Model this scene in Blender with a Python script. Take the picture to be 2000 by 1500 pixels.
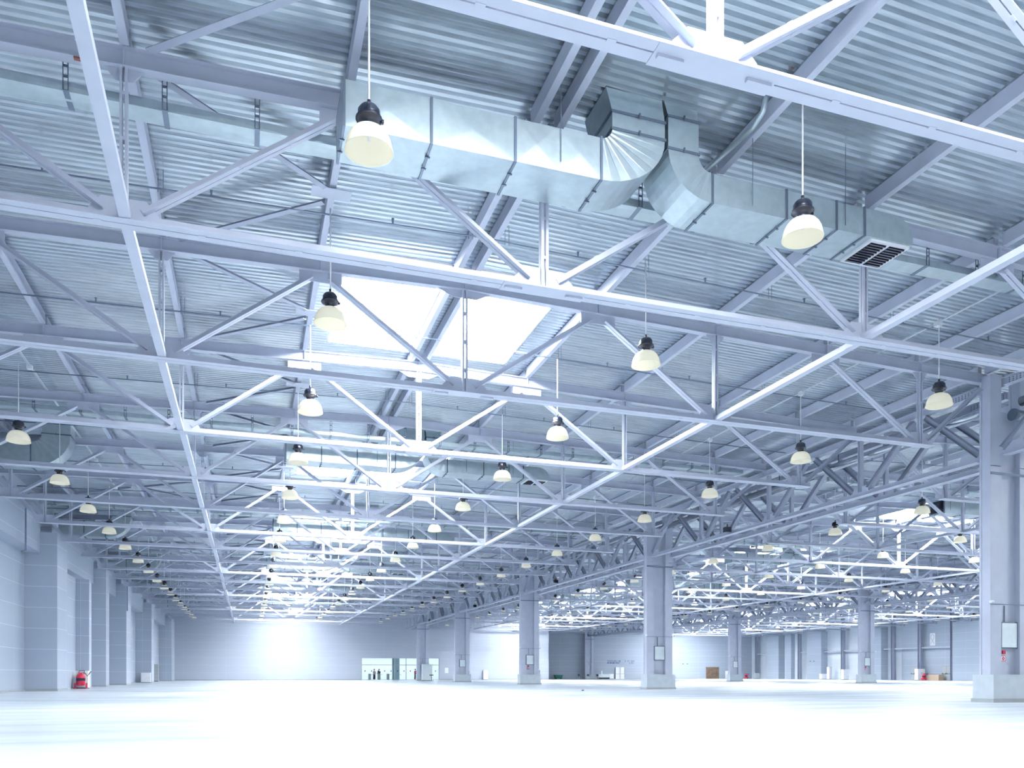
import bpy, math, random
from mathutils import Vector, Matrix
random.seed(7)
PI = math.pi
sc = bpy.context.scene
for o in list(bpy.data.objects): bpy.data.objects.remove(o)
COL = sc.collection

# ------------------------------------------------------------------ camera, sky, exposure
CH = 0.93                                    # eye height above the floor
cam_d = bpy.data.cameras.new('camera')
cam_d.sensor_fit = 'HORIZONTAL'; cam_d.sensor_width = 36.0
cam_d.lens = 36.0 * 1561.0 / 2000.0
cam_d.shift_y = (1316.8 - 750.0) / 2000.0
cam_d.clip_end = 600
cam = bpy.data.objects.new('camera', cam_d); COL.objects.link(cam)
cam.location = (0, 0, CH); cam.rotation_euler = (PI / 2, 0, -0.3187)
sc.camera = cam
w = bpy.data.worlds.new('sky'); sc.world = w; w.use_nodes = True
bg = w.node_tree.nodes['Background']
bg.inputs['Color'].default_value = (0.92, 0.96, 1.0, 1); bg.inputs['Strength'].default_value = 0.8
vs = sc.view_settings
vs.view_transform = 'Standard'; vs.look = 'None'; vs.gamma = 1.0; vs.use_curve_mapping = False
vs.exposure = 0.33
sc.cycles.diffuse_bounces = 6; sc.cycles.max_bounces = 10; sc.cycles.sample_clamp_indirect = 6
SKY_GLOW = 78.0                              # brightness of the skylight panes
DAY = (0.94, 0.972, 1.0)

# ------------------------------------------------------------------ materials
def nodes(name):
    m = bpy.data.materials.new(name); m.use_nodes = True
    nt = m.node_tree; return m, nt, nt.nodes['Principled BSDF']
def srgb(r, g, b):
    f = lambda c: (c / 255.0 / 12.92) if c <= 10 else ((c / 255.0 + 0.055) / 1.055) ** 2.4
    return (f(r), f(g), f(b), 1)
def plain(name, col, rough=0.5, metal=0.0, var=0.06, scale=3.0, spec=0.5, streak=None):
    m, nt, b = nodes(name)
    tc = nt.nodes.new('ShaderNodeTexCoord'); n = nt.nodes.new('ShaderNodeTexNoise')
    n.inputs['Scale'].default_value = scale; n.inputs['Detail'].default_value = 4
    if streak:
        mp = nt.nodes.new('ShaderNodeMapping'); mp.inputs['Scale'].default_value = streak
        nt.links.new(tc.outputs['Object'], mp.inputs['Vector']); nt.links.new(mp.outputs['Vector'], n.inputs['Vector'])
    else:
        nt.links.new(tc.outputs['Object'], n.inputs['Vector'])
    r = nt.nodes.new('ShaderNodeValToRGB')
    r.color_ramp.elements[0].position = 0.3; r.color_ramp.elements[1].position = 0.7
    r.color_ramp.elements[0].color = tuple(c * (1 - var) for c in col[:3]) + (1,)
    r.color_ramp.elements[1].color = tuple(min(1, c * (1 + var)) for c in col[:3]) + (1,)
    nt.links.new(n.outputs['Fac'], r.inputs['Fac']); nt.links.new(r.outputs['Color'], b.inputs['Base Color'])
    b.inputs['Roughness'].default_value = rough; b.inputs['Metallic'].default_value = metal
    b.inputs['Specular IOR Level'].default_value = spec
    return m
M = {}
M['steel'] = plain('painted_steel', srgb(178, 184, 200), 0.42, 0.0, 0.05, 2.0)
M['steel_dark'] = plain('dark_steel', srgb(128, 135, 152), 0.42, 0.0, 0.05, 2.0)  # darker grey steel for braces, wall posts and carrying-truss diagonals
M['deck'] = plain('galvanised_deck', srgb(206, 215, 222), 0.22, 0.78, 0.17, 2.2, 0.5, (0.5, 6.0, 1.0))
M['duct'] = plain('galvanised_duct', srgb(176, 190, 196), 0.32, 0.65, 0.08, 5.0)
M['pipe'] = plain('spiral_pipe', srgb(190, 196, 205), 0.25, 0.9, 0.1, 6.0)
M['dark_metal'] = plain('hanger_metal', srgb(90, 102, 118), 0.45, 0.6)
M['thin'] = plain('sprinkler_steel', srgb(100, 112, 130), 0.5, 0.3)
M['black'] = plain('black_enamel', srgb(22, 26, 42), 0.25, 0.1)
M['board'] = plain('pale_board', srgb(214, 226, 230), 0.5)
M['plinth'] = plain('plinth_paint', srgb(176, 186, 194), 0.45)
M['skirt'] = plain('grey_skirt', srgb(150, 156, 160), 0.6)
M['red'] = plain('red_paint', srgb(190, 22, 60), 0.35)
M['white'] = plain('white_enamel', srgb(238, 240, 244), 0.4)
M['green'] = plain('green_plastic', srgb(14, 100, 84), 0.5)
M['brown'] = plain('chipboard', srgb(172, 152, 134), 0.7, 0, 0.2, 20)
M['door'] = plain('door_grey', srgb(168, 172, 176), 0.5)
M['blue'] = plain('blue_mark', srgb(40, 60, 170), 0.5)
M['navy'] = plain('navy_cloth', srgb(40, 44, 80), 0.8)
M['skin'] = plain('skin', srgb(214, 160, 140), 0.6)
M['hair'] = plain('dark_hair', srgb(40, 30, 30), 0.7)
M['grey_cloth'] = plain('grey_cloth', srgb(190, 180, 180), 0.8)
M['rust'] = plain('rust', srgb(112, 66, 56), 0.8)
M['ink'] = plain('lettering_ink', srgb(70, 92, 140), 0.6)
M['dim'] = plain('brown_painted_dim', srgb(104, 86, 72), 0.8, 0, 0.3, 1.5)  # brown; on the doorway panel the room's dimness is put into this colour

def walls(name, col, line, pz=1.15, px=6.0, thick=0.013):
    m, nt, b = nodes(name); N = nt.nodes.new; L = nt.links.new
    tc = N('ShaderNodeTexCoord'); sp = N('ShaderNodeSeparateXYZ'); L(tc.outputs['Object'], sp.inputs[0])
    def joint(src, period, width):
        a = N('ShaderNodeMath'); a.operation = 'PINGPONG'; a.inputs[1].default_value = period / 2; L(src, a.inputs[0])
        c = N('ShaderNodeMath'); c.operation = 'LESS_THAN'; c.inputs[1].default_value = width; L(a.outputs[0], c.inputs[0])
        return c.outputs[0]
    ad = N('ShaderNodeMath'); ad.operation = 'ADD'; L(sp.outputs['X'], ad.inputs[0]); L(sp.outputs['Y'], ad.inputs[1])
    h = joint(sp.outputs['Z'], pz, thick); v = joint(ad.outputs[0], px, thick * 0.7)
    mx = N('ShaderNodeMath'); mx.operation = 'MAXIMUM'; L(h, mx.inputs[0]); L(v, mx.inputs[1])
    n = N('ShaderNodeTexNoise'); n.inputs['Scale'].default_value = 0.7; L(tc.outputs['Object'], n.inputs['Vector'])
    r = N('ShaderNodeValToRGB'); r.color_ramp.elements[0].color = tuple(c * 0.95 for c in col[:3]) + (1,); r.color_ramp.elements[1].color = col
    L(n.outputs['Fac'], r.inputs['Fac'])
    mix = N('ShaderNodeMix'); mix.data_type = 'RGBA'; L(mx.outputs[0], mix.inputs['Factor'])
    L(r.outputs['Color'], mix.inputs['A']); mix.inputs['B'].default_value = line
    L(mix.outputs['Result'], b.inputs['Base Color']); b.inputs['Roughness'].default_value = 0.45
    return m
M['wall_end'] = walls('pale_end_wall', srgb(176, 184, 198), srgb(192, 200, 212))
M['wall'] = walls('sandwich_panel_wall', srgb(160, 170, 184), srgb(190, 200, 212))
M['wall_white'] = walls('white_panel_wall', srgb(218, 226, 235), srgb(200, 210, 222))

def floor_mat():
    m, nt, b = nodes('polished_floor'); N = nt.nodes.new; L = nt.links.new
    tc = N('ShaderNodeTexCoord'); mp = N('ShaderNodeMapping'); mp.inputs['Scale'].default_value = (0.12, 0.5, 1)
    mp.inputs['Rotation'].default_value = (0, 0, 0.32)
    L(tc.outputs['Object'], mp.inputs['Vector'])
    n = N('ShaderNodeTexNoise'); n.inputs['Scale'].default_value = 1.6; n.inputs['Detail'].default_value = 8; L(mp.outputs[0], n.inputs['Vector'])
    r = N('ShaderNodeValToRGB'); r.color_ramp.elements[0].position = 0.3; r.color_ramp.elements[1].position = 0.72
    r.color_ramp.elements[0].color = srgb(188, 198, 206); r.color_ramp.elements[1].color = srgb(206, 214, 221)
    L(n.outputs['Fac'], r.inputs['Fac']); L(r.outputs[0], b.inputs['Base Color'])
    r2 = N('ShaderNodeMapRange'); r2.inputs['To Min'].default_value = 0.16; r2.inputs['To Max'].default_value = 0.32
    L(n.outputs['Fac'], r2.inputs['Value']); L(r2.outputs[0], b.inputs['Roughness'])
    return m
M['floor'] = floor_mat()

def glow(name, col, s):
    m, nt, b = nodes(name); nt.nodes.remove(b)
    e = nt.nodes.new('ShaderNodeEmission'); e.inputs['Color'].default_value = tuple(col) + (1,); e.inputs['Strength'].default_value = s
    nt.links.new(e.outputs[0], nt.nodes['Material Output'].inputs[0]); return m
M['pane'] = glow('skylight_diffuser', DAY, SKY_GLOW)
M['lobby_panel'] = glow('lobby_ceiling_lights', (0.95, 0.98, 1.0), 1.8)

def shade_mat():
    m, nt, b = nodes('ribbed_cream_glass'); N = nt.nodes.new; L = nt.links.new
    b.inputs['Base Color'].default_value = srgb(250, 247, 232); b.inputs['Roughness'].default_value = 0.2
    b.inputs['Emission Color'].default_value = (1, .97, .88, 1); b.inputs['Emission Strength'].default_value = 0.16
    t = N('ShaderNodeBsdfTranslucent'); t.inputs['Color'].default_value = srgb(253, 250, 238)
    mx = N('ShaderNodeMixShader'); mx.inputs[0].default_value = 0.5
    L(b.outputs[0], mx.inputs[1]); L(t.outputs[0], mx.inputs[2]); L(mx.outputs[0], nt.nodes['Material Output'].inputs[0])
    return m
M['shade'] = shade_mat()
def glass_mat():
    m, nt, b = nodes('clear_glass'); b.inputs['Base Color'].default_value = (0.85, 0.97, 0.97, 1)
    b.inputs['Transmission Weight'].default_value = 1.0; b.inputs['Roughness'].default_value = 0.02; b.inputs['IOR'].default_value = 1.1
    return m
M['glass'] = glass_mat()

# ------------------------------------------------------------------ mesh helpers
class MB:
    def __init__(s): s.v = []; s.f = []
    def quadbox(s, c):
        b = len(s.v); s.v += [tuple(p) for p in c]
        s.f += [tuple(b + i for i in q) for q in ((0,3,2,1),(4,5,6,7),(0,1,5,4),(1,2,6,5),(2,3,7,6),(3,0,4,7))]
        return s
    def box(s, x0, x1, y0, y1, z0, z1):
        return s.quadbox([(x0,y0,z0),(x1,y0,z0),(x1,y1,z0),(x0,y1,z0),(x0,y0,z1),(x1,y0,z1),(x1,y1,z1),(x0,y1,z1)])
    def obox(s, p, q, u, v, u0, u1, v0, v1):
        p, q, u, v = Vector(p), Vector(q), Vector(u), Vector(v)
        return s.quadbox([p+u*u0+v*v0, p+u*u1+v*v0, p+u*u1+v*v1, p+u*u0+v*v1, q+u*u0+v*v0, q+u*u1+v*v0, q+u*u1+v*v1, q+u*u0+v*v1])
    def tube(s, pts, r, n=8, cap=True):
        pts = [Vector(p) for p in pts]; b = len(s.v); up = None
        for i, p in enumerate(pts):
            d = (pts[min(i+1, len(pts)-1)] - pts[max(i-1, 0)]).normalized()
            a = Vector((0,0,1)) if abs(d.z) < 0.9 else Vector((1,0,0))
            if up is None: up = (a - d*a.dot(d)).normalized()
            else: up = (up - d*up.dot(d)).normalized()
            k = d.cross(up)
            for j in range(n):
                t = 2*PI*j/n; s.v.append(tuple(p + up*math.cos(t)*r + k*math.sin(t)*r))
        for i in range(len(pts)-1):
            for j in range(n):
                s.f.append((b+i*n+j, b+i*n+(j+1)%n, b+(i+1)*n+(j+1)%n, b+(i+1)*n+j))
        if cap: s.f.append(tuple(b+j for j in reversed(range(n)))); e = b+(len(pts)-1)*n; s.f.append(tuple(e+j for j in range(n)))
        return s
    def lathe(s, prof, n=24, cx=0, cy=0):
        b = len(s.v)
        for r, z in prof:
            for j in range(n): t = 2*PI*j/n; s.v.append((cx+r*math.cos(t), cy+r*math.sin(t), z))
        for i in range(len(prof)-1):
            for j in range(n): s.f.append((b+i*n+j, b+i*n+(j+1)%n, b+(i+1)*n+(j+1)%n, b+(i+1)*n+j))
        return s
    def poly(s, pts, axis, a0, a1):
        # extruded outline: pts 2-D, axis 'y' -> (x,z), 'x' -> (y,z), 'z' -> (x,y)
        b = len(s.v); n = len(pts)
        for a in (a0, a1):
            for p, q in pts: s.v.append((p, a, q) if axis == 'y' else (a, p, q) if axis == 'x' else (p, q, a))
        s.f.append(tuple(b+i for i in range(n))); s.f.append(tuple(b+n+i for i in reversed(range(n))))
        for i in range(n): s.f.append((b+i, b+n+i, b+n+(i+1)%n, b+(i+1)%n))
        return s
    def build(s, name, mat, parent=None, smooth=False, loc=(0,0,0)):
        me = bpy.data.meshes.new(name); me.from_pydata(s.v, [], s.f); me.materials.append(M[mat] if isinstance(mat, str) else mat)
        if smooth: me.polygons.foreach_set('use_smooth', [True]*len(me.polygons))
        me.validate(); me.update()
        o = bpy.data.objects.new(name, me); COL.objects.link(o); o.location = loc
        if parent: o.parent = parent
        return o
KIDS = {}
def tag(o, label=None, cat=None, group=None, kind=None):
    if label: o['label'] = label
    if cat: o['category'] = cat
    if group: o['group'] = group
    o['kind'] = kind or 'thing'
    if label and kind != 'structure' and label != 'x': assert 4 <= len(label.replace('-', ' ').split()) <= 16, label
    return o
def empty(name, loc, label, cat, group=None, rz=0):
    o = bpy.data.objects.new(name, None); COL.objects.link(o); o.location = loc; o.rotation_euler = (0,0,rz); o.empty_display_size = 0.3
    return tag(o, label, cat, group)
def kids(o):
    return KIDS.setdefault(o.name, [c for c in bpy.data.objects if c.parent == o])
def dup(o, loc=None, label=None, parent=None, rz=None, group=None):
    c = o.copy(); COL.objects.link(c)
    if parent: c.parent = parent
    if loc is not None: c.location = loc
    if rz is not None: c.rotation_euler = (0,0,rz)
    if label: c['label'] = label; assert len(label.replace('-', ' ').split()) <= 16, label
    if group: c['group'] = group
    for k in kids(o): dup(k, parent=c)
    return c
def struct(o, label, cat='structure'):
    return tag(o, label, cat, None, 'structure')
ORD = ['first','second','third','fourth','fifth','sixth','seventh','eighth','ninth','tenth','eleventh','twelfth','thirteenth','fourteenth','fifteenth','sixteenth','seventeenth','eighteenth','nineteenth','twentieth','twenty-first','twenty-second','twenty-third']
HALL = ['left hall', 'middle hall', 'far right hall']
T0 = 8.55
def TY(i): return T0 + 6.0*i
RX = [5.45, 43.15, 80.85]                    # ridge of each hall
FIRST = [0, 2, 7]; LAST = [20, 22, 22]        # first truss built, bay end, per hall
def zt(x): return CH + 10.50 - 0.025*abs(x)  # top of a truss's upper chord at x from the ridge
ZB = CH + 7.44                               # underside of the bottom chords
YEND = [129.2, 141.6, 141.6]

# ------------------------------------------------------------------ floor, walls
struct(MB().box(-13, 101, -8, 143, -0.3, 0).build('floor', 'floor'), 'polished pale floor of the whole empty hall', 'floor')
m = MB(); m.box(-12, -11.6, -8, 129.2, 0, 11.6)
struct(m.build('wall_left', 'wall'), 'long grey panel wall on the left side', 'wall')
struct(MB().box(-11.6, -11.54, -8, 129.2, 0, 0.12).build('baseboard_left', 'skirt'), 'dark skirting along the left wall', 'baseboard')
piers = [(49.7, 52.3, -11.6, -10.0, 7.8), (58.4, 59.2, -10.7, -9.9, 6.2), (65.6, 67.0, -11.6, -10.0, 7.8), (76.0, 79.0, -11.6, -10.0, 7.8),
         (94.9, 97.4, -11.6, -10.0, 7.8), (118.7, 123.5, -11.6, -10.0, 7.8)]
for i, (a, b, x0, x1, h) in enumerate(piers):
    o = MB().box(x0, x1, a, b, 0, h + CH).build('trim_%d' % (i+1), 'wall')
    struct(o, ORD[i] + ' boxed pier standing out from the left wall', 'pier')
    MB().box(x0, x1+0.02, a-0.02, b+0.02, 0, 0.13).build('pier_skirting', 'skirt', o)
struct(MB().box(-10.8, -10.7, 52.3, 58.4, 0, 7.2).build('trim_7', 'wall'), 'recessed infill panel between the first two piers of the left wall', 'panel')
for i, (a, b) in enumerate([(-8, 49.68), (52.32, 65.58), (67.02, 75.98), (79.02, 94.88), (97.42, 118.68), (123.52, 129.18)]):
    struct(MB().box(-11.6, -10.82, a, b, CH+6.65, CH+8.5).build('trim_%d' % (8+i), 'wall'), ORD[i] + ' section of the panelled bulkhead above the left wall piers', 'bulkhead')
# end wall of the left hall with the lobby opening
LX0, LX1, LH = 17.2, 30.0, 3.6
m = MB(); m.box(-12, LX0, 129.2, 129.5, 0, 11.6); m.box(LX1, 49.3, 129.2, 129.5, 0, 11.6); m.box(LX0, LX1, 129.2, 129.5, LH, 11.6)
struct(m.build('wall_end', 'wall_end'), 'pale end wall with the glazed lobby opening', 'wall')
struct(MB().box(49.0, 49.3, 129.5, 141.6, 0, 11.6).build('wall_return', 'wall'), 'short return wall between the end wall and its recess', 'wall')
struct(MB().box(49.3, 99, 141.6, 142, 0, 11.6).build('wall_back', 'wall'), 'recessed grey end wall behind the middle and right halls', 'wall')
struct(MB().box(99, 99.4, -8, 142, 0, 11.6).build('wall_right', 'wall_white'), 'far right wall with girts and posts', 'wall')
m = MB().box(-11.5, LX0-0.05, 129.15, 129.2, 0, 0.13); m.box(LX1+0.05, 49.3, 129.15, 129.2, 0, 0.13)
struct(m.build('baseboard_end', 'skirt'), 'skirting at the foot of the end wall', 'baseboard')
struct(MB().box(49.35, 98.9, 141.53, 141.6, 0, 0.13).build('baseboard_back', 'skirt'), 'skirting at the foot of the recessed end wall', 'baseboard')
# lobby room behind the opening
m = MB(); m.box(LX0-6, LX1+6, 141.0, 141.2, 0, 4.2); m.box(LX0-6.2, LX0-6, 129.5, 141.2, 0, 4.2); m.box(LX1+6, LX1+6.2, 129.5, 141.2, 0, 4.2); m.box(LX0-6.2, LX1+6.2, 129.5, 141.2, 4.2, 4.4)
struct(m.build('wall_lobby', 'white'), 'white walls of the lobby seen through the glazing', 'wall')
struct(MB().box(LX0-5, LX1+5, 131, 140, 4.12, 4.18).build('ceiling_lobby', 'lobby_panel'), 'luminous lobby ceiling', 'ceiling')
# right wall piers
rp = [(130.9, 134.9, 97.6, M['wall']), (127.9, 129.6, 98.2, M['wall']), (118.8, 122.6, 97.6, M['wall']), (104.5, 107.2, 97.6, M['wall']), (86.0, 90.6, 97.6, M['wall'])]
for i, (a, b, x, mt) in enumerate(rp):
    struct(MB().box(x, 99, a, b, 0, CH+7.6).build('trim_%d' % (20+i), mt), ORD[i] + ' grey boxed pier on the far right wall', 'pier')
struct(MB().box(98.9, 98.98, 90.7, 101.5, 0, 11).build('trim_30', 'wall'), 'grey panelled stretch of the far right wall around the exit doors', 'panel')

# ------------------------------------------------------------------ roof decks with skylight openings
SKY = [(-3.05, -0.32), (0.32, 3.05)]
def sky_bay(i): return i % 3 == 2 or i == 19  # last-bay skylight is an addition, cut short to tune the end wall glow
def deck(h):
    rx = RX[h]; m = MB(); z_rise = 0.34
    xs = [-18.85, -3.05, -0.32, 0, 0.32, 3.05, 18.85]
    y0 = -8.0 if h < 2 else 30.0; y1 = YEND[h]; P = 0.1875; d = 0.07
    n = int((y1-y0)/P)
    prof = [(0, 0), (0.085, 0), (0.11, d), (0.162, d)]
    for k in range(6):
        xa, xb = xs[k], xs[k+1]; sky = k in (1, 4)
        run = None
        for r in range(n):
            y = y0 + r*P; bay = math.floor((y + 0.09 - T0)/6.0)
            if sky and (bay % 3 == 2 or (bay == 19 and y - TY(19) < 1.7)): run = None; continue
            pts = prof + [(P, 0)]
            b = len(m.v)
            for py, pz in pts:
                for x in (xa, xb): m.v.append((rx+x, y+py, zt(x)+z_rise+pz))
            for i in range(4): m.f.append((b+2*i, b+2*i+1, b+2*i+3, b+2*i+2))
    o = m.build('ceiling' if h == 0 else 'ceiling_%d' % (h+1), 'deck')
    struct(o, 'ribbed galvanised roof deck over the ' + HALL[h], 'ceiling')
    c = MB()                                        # weather skin closing the roof above the ribs
    for k in range(6):
        xa, xb = xs[k], xs[k+1]
        if k in (1, 4): continue
        c.quadbox([(rx+xa,y0,zt(xa)+.43),(rx+xb,y0,zt(xb)+.43),(rx+xb,y1,zt(xb)+.43),(rx+xa,y1,zt(xa)+.43),(rx+xa,y0,zt(xa)+.5),(rx+xb,y0,zt(xb)+.5),(rx+xb,y1,zt(xb)+.5),(rx+xa,y1,zt(xa)+.5)])
    c.build('insulation', 'white', o)
    return o
for h in range(3): deck(h)
sk0 = {}
for h in range(3):
    n = 0
    for bay in range(-1, LAST[h]):
        if not sky_bay(bay) or (h == 0 and bay >= 20) or (h == 1 and bay == 20) or (h == 2 and bay < 5): continue
        n += 1
        for s, (xa, xb) in enumerate(SKY):
            lab = 'bright white skylight %s of the ridge, %s pair in the %s' % (('left', 'right')[s], ORD[n-1], HALL[h])
            loc = (RX[h], TY(bay), 0)
            if s in sk0:
                c = dup(sk0[s], loc, lab)
                if bay == 19: c.scale = (1, 1.7/6, 1)
                continue
            e = empty('skylight', loc, lab, 'skylight', 'rooflights along the ridges')
            z = zt(2)+0.34; g = 0.0
            f = MB(); f.box(xa, xb, 0, 0.06, z, z+0.5); f.box(xa, xb, 5.94, 6.0, z, z+0.5); f.box(xa, xa+0.06, 0, 6, z, z+0.5); f.box(xb-0.06, xb, 0, 6, z, z+0.5)
            f.build('curb', 'white', e)
            MB().box(xa+0.06, xb-0.06, 0.06, 5.94, z+0.36, z+0.4).build('diffuser_pane', 'pane', e)
            sk0[s] = e

# ------------------------------------------------------------------ roof trusses
BN = [-14.95, -7.40, 0.0, 7.65, 15.3]
TN = [-18.2, -11.15, -3.73, 3.87, 11.6, 18.1]
Y = Vector((0, 1, 0))
def angles(m, p, q, wv, wo, gap=0.02, t=0.014, flip=1):
    p, q = Vector(p), Vector(q); d = (q-p).normalized(); u = d.cross(Y).normalized()
    if u.z < 0: u = -u
    u *= flip
    for s in (-1, 1):
        m.obox(p, q, u, Y, -wv/2, wv/2, s*gap/2, s*(gap/2+t))
        m.obox(p, q, u, Y, -wv/2, -wv/2+t, s*(gap/2+t), s*(gap/2+wo))
def make_truss(tn0):
    TN[0] = tn0
    e = empty('roof_truss', (0,0,0), 'x', 'roof truss', 'steel roof trusses across the halls')
    zb = ZB
    m = MB(); xa, xb = BN[0]-0.25, BN[-1]+0.5
    for s in (-1, 1):
        m.box(xa, xb, min(s*.011, s*.175), max(s*.011, s*.175), zb, zb+0.016)
        m.box(xa, xb, min(s*.011, s*.027), max(s*.011, s*.027), zb+.016, zb+0.17)
    x = xa+1.0
    while x < xb: m.box(x-.06, x+.06, -.03, .03, zb-.006, zb+.02); x += 1.6
    m.build('bottom_chord', 'steel', e)
    m = MB()
    for xa, xb in ((TN[0], 0), (0, TN[-1])):
        a, b = Vector((xa, 0, zt(xa))), Vector((xb, 0, zt(xb))); up = Vector((0,0,1))
        m.obox(a, b, up, Y, -0.016, 0, -.1, .1); m.obox(a, b, up, Y, -.32, -.304, -.1, .1); m.obox(a, b, up, Y, -.304, -.016, -.008, .008)
        x = xa + 1.5
    for x in BN + TN[1:-1]:
        for s in (-1, 1): m.box(x-.008, x+.008, min(s*.008, s*.095), max(s*.008, s*.095), zt(x)-.304, zt(x)-.016)
    m.build('top_chord', 'steel', e)
    for x in BN:
        m = MB(); top = zt(x)-.32; w = 0.075 if x == 0 else 0.06
        for s in (-1, 1):
            m.box(x+min(s*.02, s*w), x+max(s*.02, s*w), -.011, -.075, zb+.03, top)
            m.box(x+min(s*.02, s*w), x+max(s*.02, s*w), .011, .075, zb+.03, top)
        z = zb+.6
        while z < top-.3: m.box(x-.03, x+.03, -.06, .06, z, z+.06); z += .75
        m.build('post', 'steel', e)
        g = MB(); hw = 0.62 if x == 0 else 0.55
        g.poly([(x-hw, zb+.02), (x+hw, zb+.02), (x+hw*.96, zb+.20), (x+hw*.62, zb+.42), (x-hw*.62, zb+.42), (x-hw*.96, zb+.20)], 'y', -.010, .010)
        if x == 0: g.box(x-.85, x+.85, -.19, .19, zb-.012, zb-.001); g.box(x-.8, x-.45, -.03, .03, zb-.05, zb-.012); g.box(x+.45, x+.8, -.03, .03, zb-.05, zb-.012)
        g.build('gusset_plate', 'steel', e)
        g = MB(); hw = .75 if x == 0 else .3; dd = .2
        g.poly([(x-hw, top), (x-hw*.45, top-dd), (x+hw*.45, top-dd), (x+hw, top)], 'y', -.009, .009)
        g.build('gusset_plate', 'steel', e)
    for x in TN[1:-1]:
        g = MB(); g.box(x-.52, x+.52, -.010, .010, zt(x)-.58, zt(x)-.31); g.build('gusset_plate', 'steel', e)
    for i in range(5):
        for t in (TN[i], TN[i+1]):
            x = BN[i]; sg = 1 if t > x else -1
            p = (x+sg*.28, 0, zb+.22); q = (t-sg*.22, 0, zt(t)-.46)
            m = MB(); angles(m, p, q, .12, .105 if abs(t) < 17 else .12)
            P, Q = Vector(p), Vector(q); n = 4
            for k in range(1, n):
                c = P.lerp(Q, k/n); d = (Q-P).normalized(); m.obox(c-d*.05, c+d*.05, d.cross(Y), Y, -.07, .07, -.02, .02)
            m.build('diagonal', 'steel', e)
    return e
for h in range(3):
    if h < 2: truss0 = None
    for i in range(FIRST[h], LAST[h]):
        k = i - FIRST[h]
        lab = '%s pale steel roof truss from the front, spanning the %s' % (ORD[k], HALL[h])
        loc = (RX[h], TY(i), 0)
        if truss0 is None: truss0 = make_truss((-17.0, -18.2)[h]); truss0.location = loc; truss0['label'] = lab
        else: dup(truss0, loc, lab)

# ------------------------------------------------------------------ purlins
PL = [-18.0, -15.0, -11.15, -7.38, -3.73, -0.24, 0.24, 3.87, 7.65, 11.7, 15.3, 18.0]
PN = ['against the left edge', 'second from the left edge', 'third from the left edge', 'fourth from the left edge', 'fifth from the left edge', 'just left of the ridge', 'just right of the ridge',
      'fifth from the right edge', 'fourth from the right edge', 'third from the right edge', 'second from the right edge', 'against the right edge']
pur0 = None; cnt = 0
for h in range(3):
    rest = MB()
    for bay in range(FIRST[h]-(1 if h == 0 else 0), LAST[h]-1):
        for k, x in enumerate(PL):
            loc = (RX[h]+x, TY(bay), zt(x))
            if h and cnt >= 300 or (h == 1 and (bay > 10)):
                a = Vector((loc[0], loc[1]+.12, loc[2])); rest.box(a.x-.06, a.x+.06, a.y, a.y+5.76, a.z, a.z+.32); continue
            if h == 0 and bay > 17: 
                rest.box(loc[0]-.06, loc[0]+.06, loc[1]+.12, loc[1]+5.88, loc[2], loc[2]+.32); continue
            cnt += 1
            bn = 'before the first truss' if bay == -1 else 'behind the %s truss' % ORD[bay-FIRST[h]]
            lab = 'grey steel purlin %s, %s of the %s' % (PN[k], bn, HALL[h])
            if pur0 is None:
                pur0 = MB(); w_ = .07
                pur0.box(-w_, w_, .12, 5.88, 0, .016); pur0.box(-w_, w_, .12, 5.88, .304, .32); pur0.box(-w_, -w_+.014, .12, 5.88, .016, .304); pur0.box(w_-.03, w_, .12, 5.88, .016, .05)
                pur0.box(-w_, w_, .12, .135, .016, .304); pur0.box(-w_, w_, 5.865, 5.88, .016, .304)
                pur0.box(-.04, .04, -.08, .12, .0, .012)
                pur0 = pur0.build('roof_purlin', 'steel', None, loc=loc); tag(pur0, lab, 'purlin', 'purlins carrying the roof deck')
            else:
                c = dup(pur0, loc, lab)
                if x > 0: pass
    tag(rest.build('distant_purlins', 'steel'), 'faint grey purlins high in the farthest bays of the ' + HALL[h], 'purlin', 'purlins carrying the roof deck', 'stuff')

# ------------------------------------------------------------------ longitudinal ties between the bottom chords
tie0 = None
for h in range(3):
    for bay in range(FIRST[h]-(1 if h == 0 else 0), LAST[h]-1):
        for s, x in enumerate((-7.40, 7.65)):
            bn = 'before the first truss' if bay == -1 else 'behind the %s truss' % ORD[bay-FIRST[h]]
            lab = 'steel tie beam %s of the ridge, %s of the %s' % (('left', 'right')[s], bn, HALL[h])
            loc = (RX[h]+x+(0.02 if bay % 2 else -0.02), TY(bay), ZB+.02)
            if tie0 is None:
                t = MB(); t.box(-.09, .09, .03, 5.97, 0, .012); t.box(-.09, -.078, .03, 5.97, .012, .13); t.box(.078, .09, .03, 5.97, .012, .13)
                tie0 = t.build('tie_beam', 'steel', None, loc=loc); tag(tie0, lab, 'tie beam', 'lengthwise tie beams under the roof')
            elif h == 0 and s == 0 and bay == 0: dup(tie0, (-1.80, loc[1], loc[2]), lab, rz=.020)
            else: dup(tie0, loc, lab)

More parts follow.
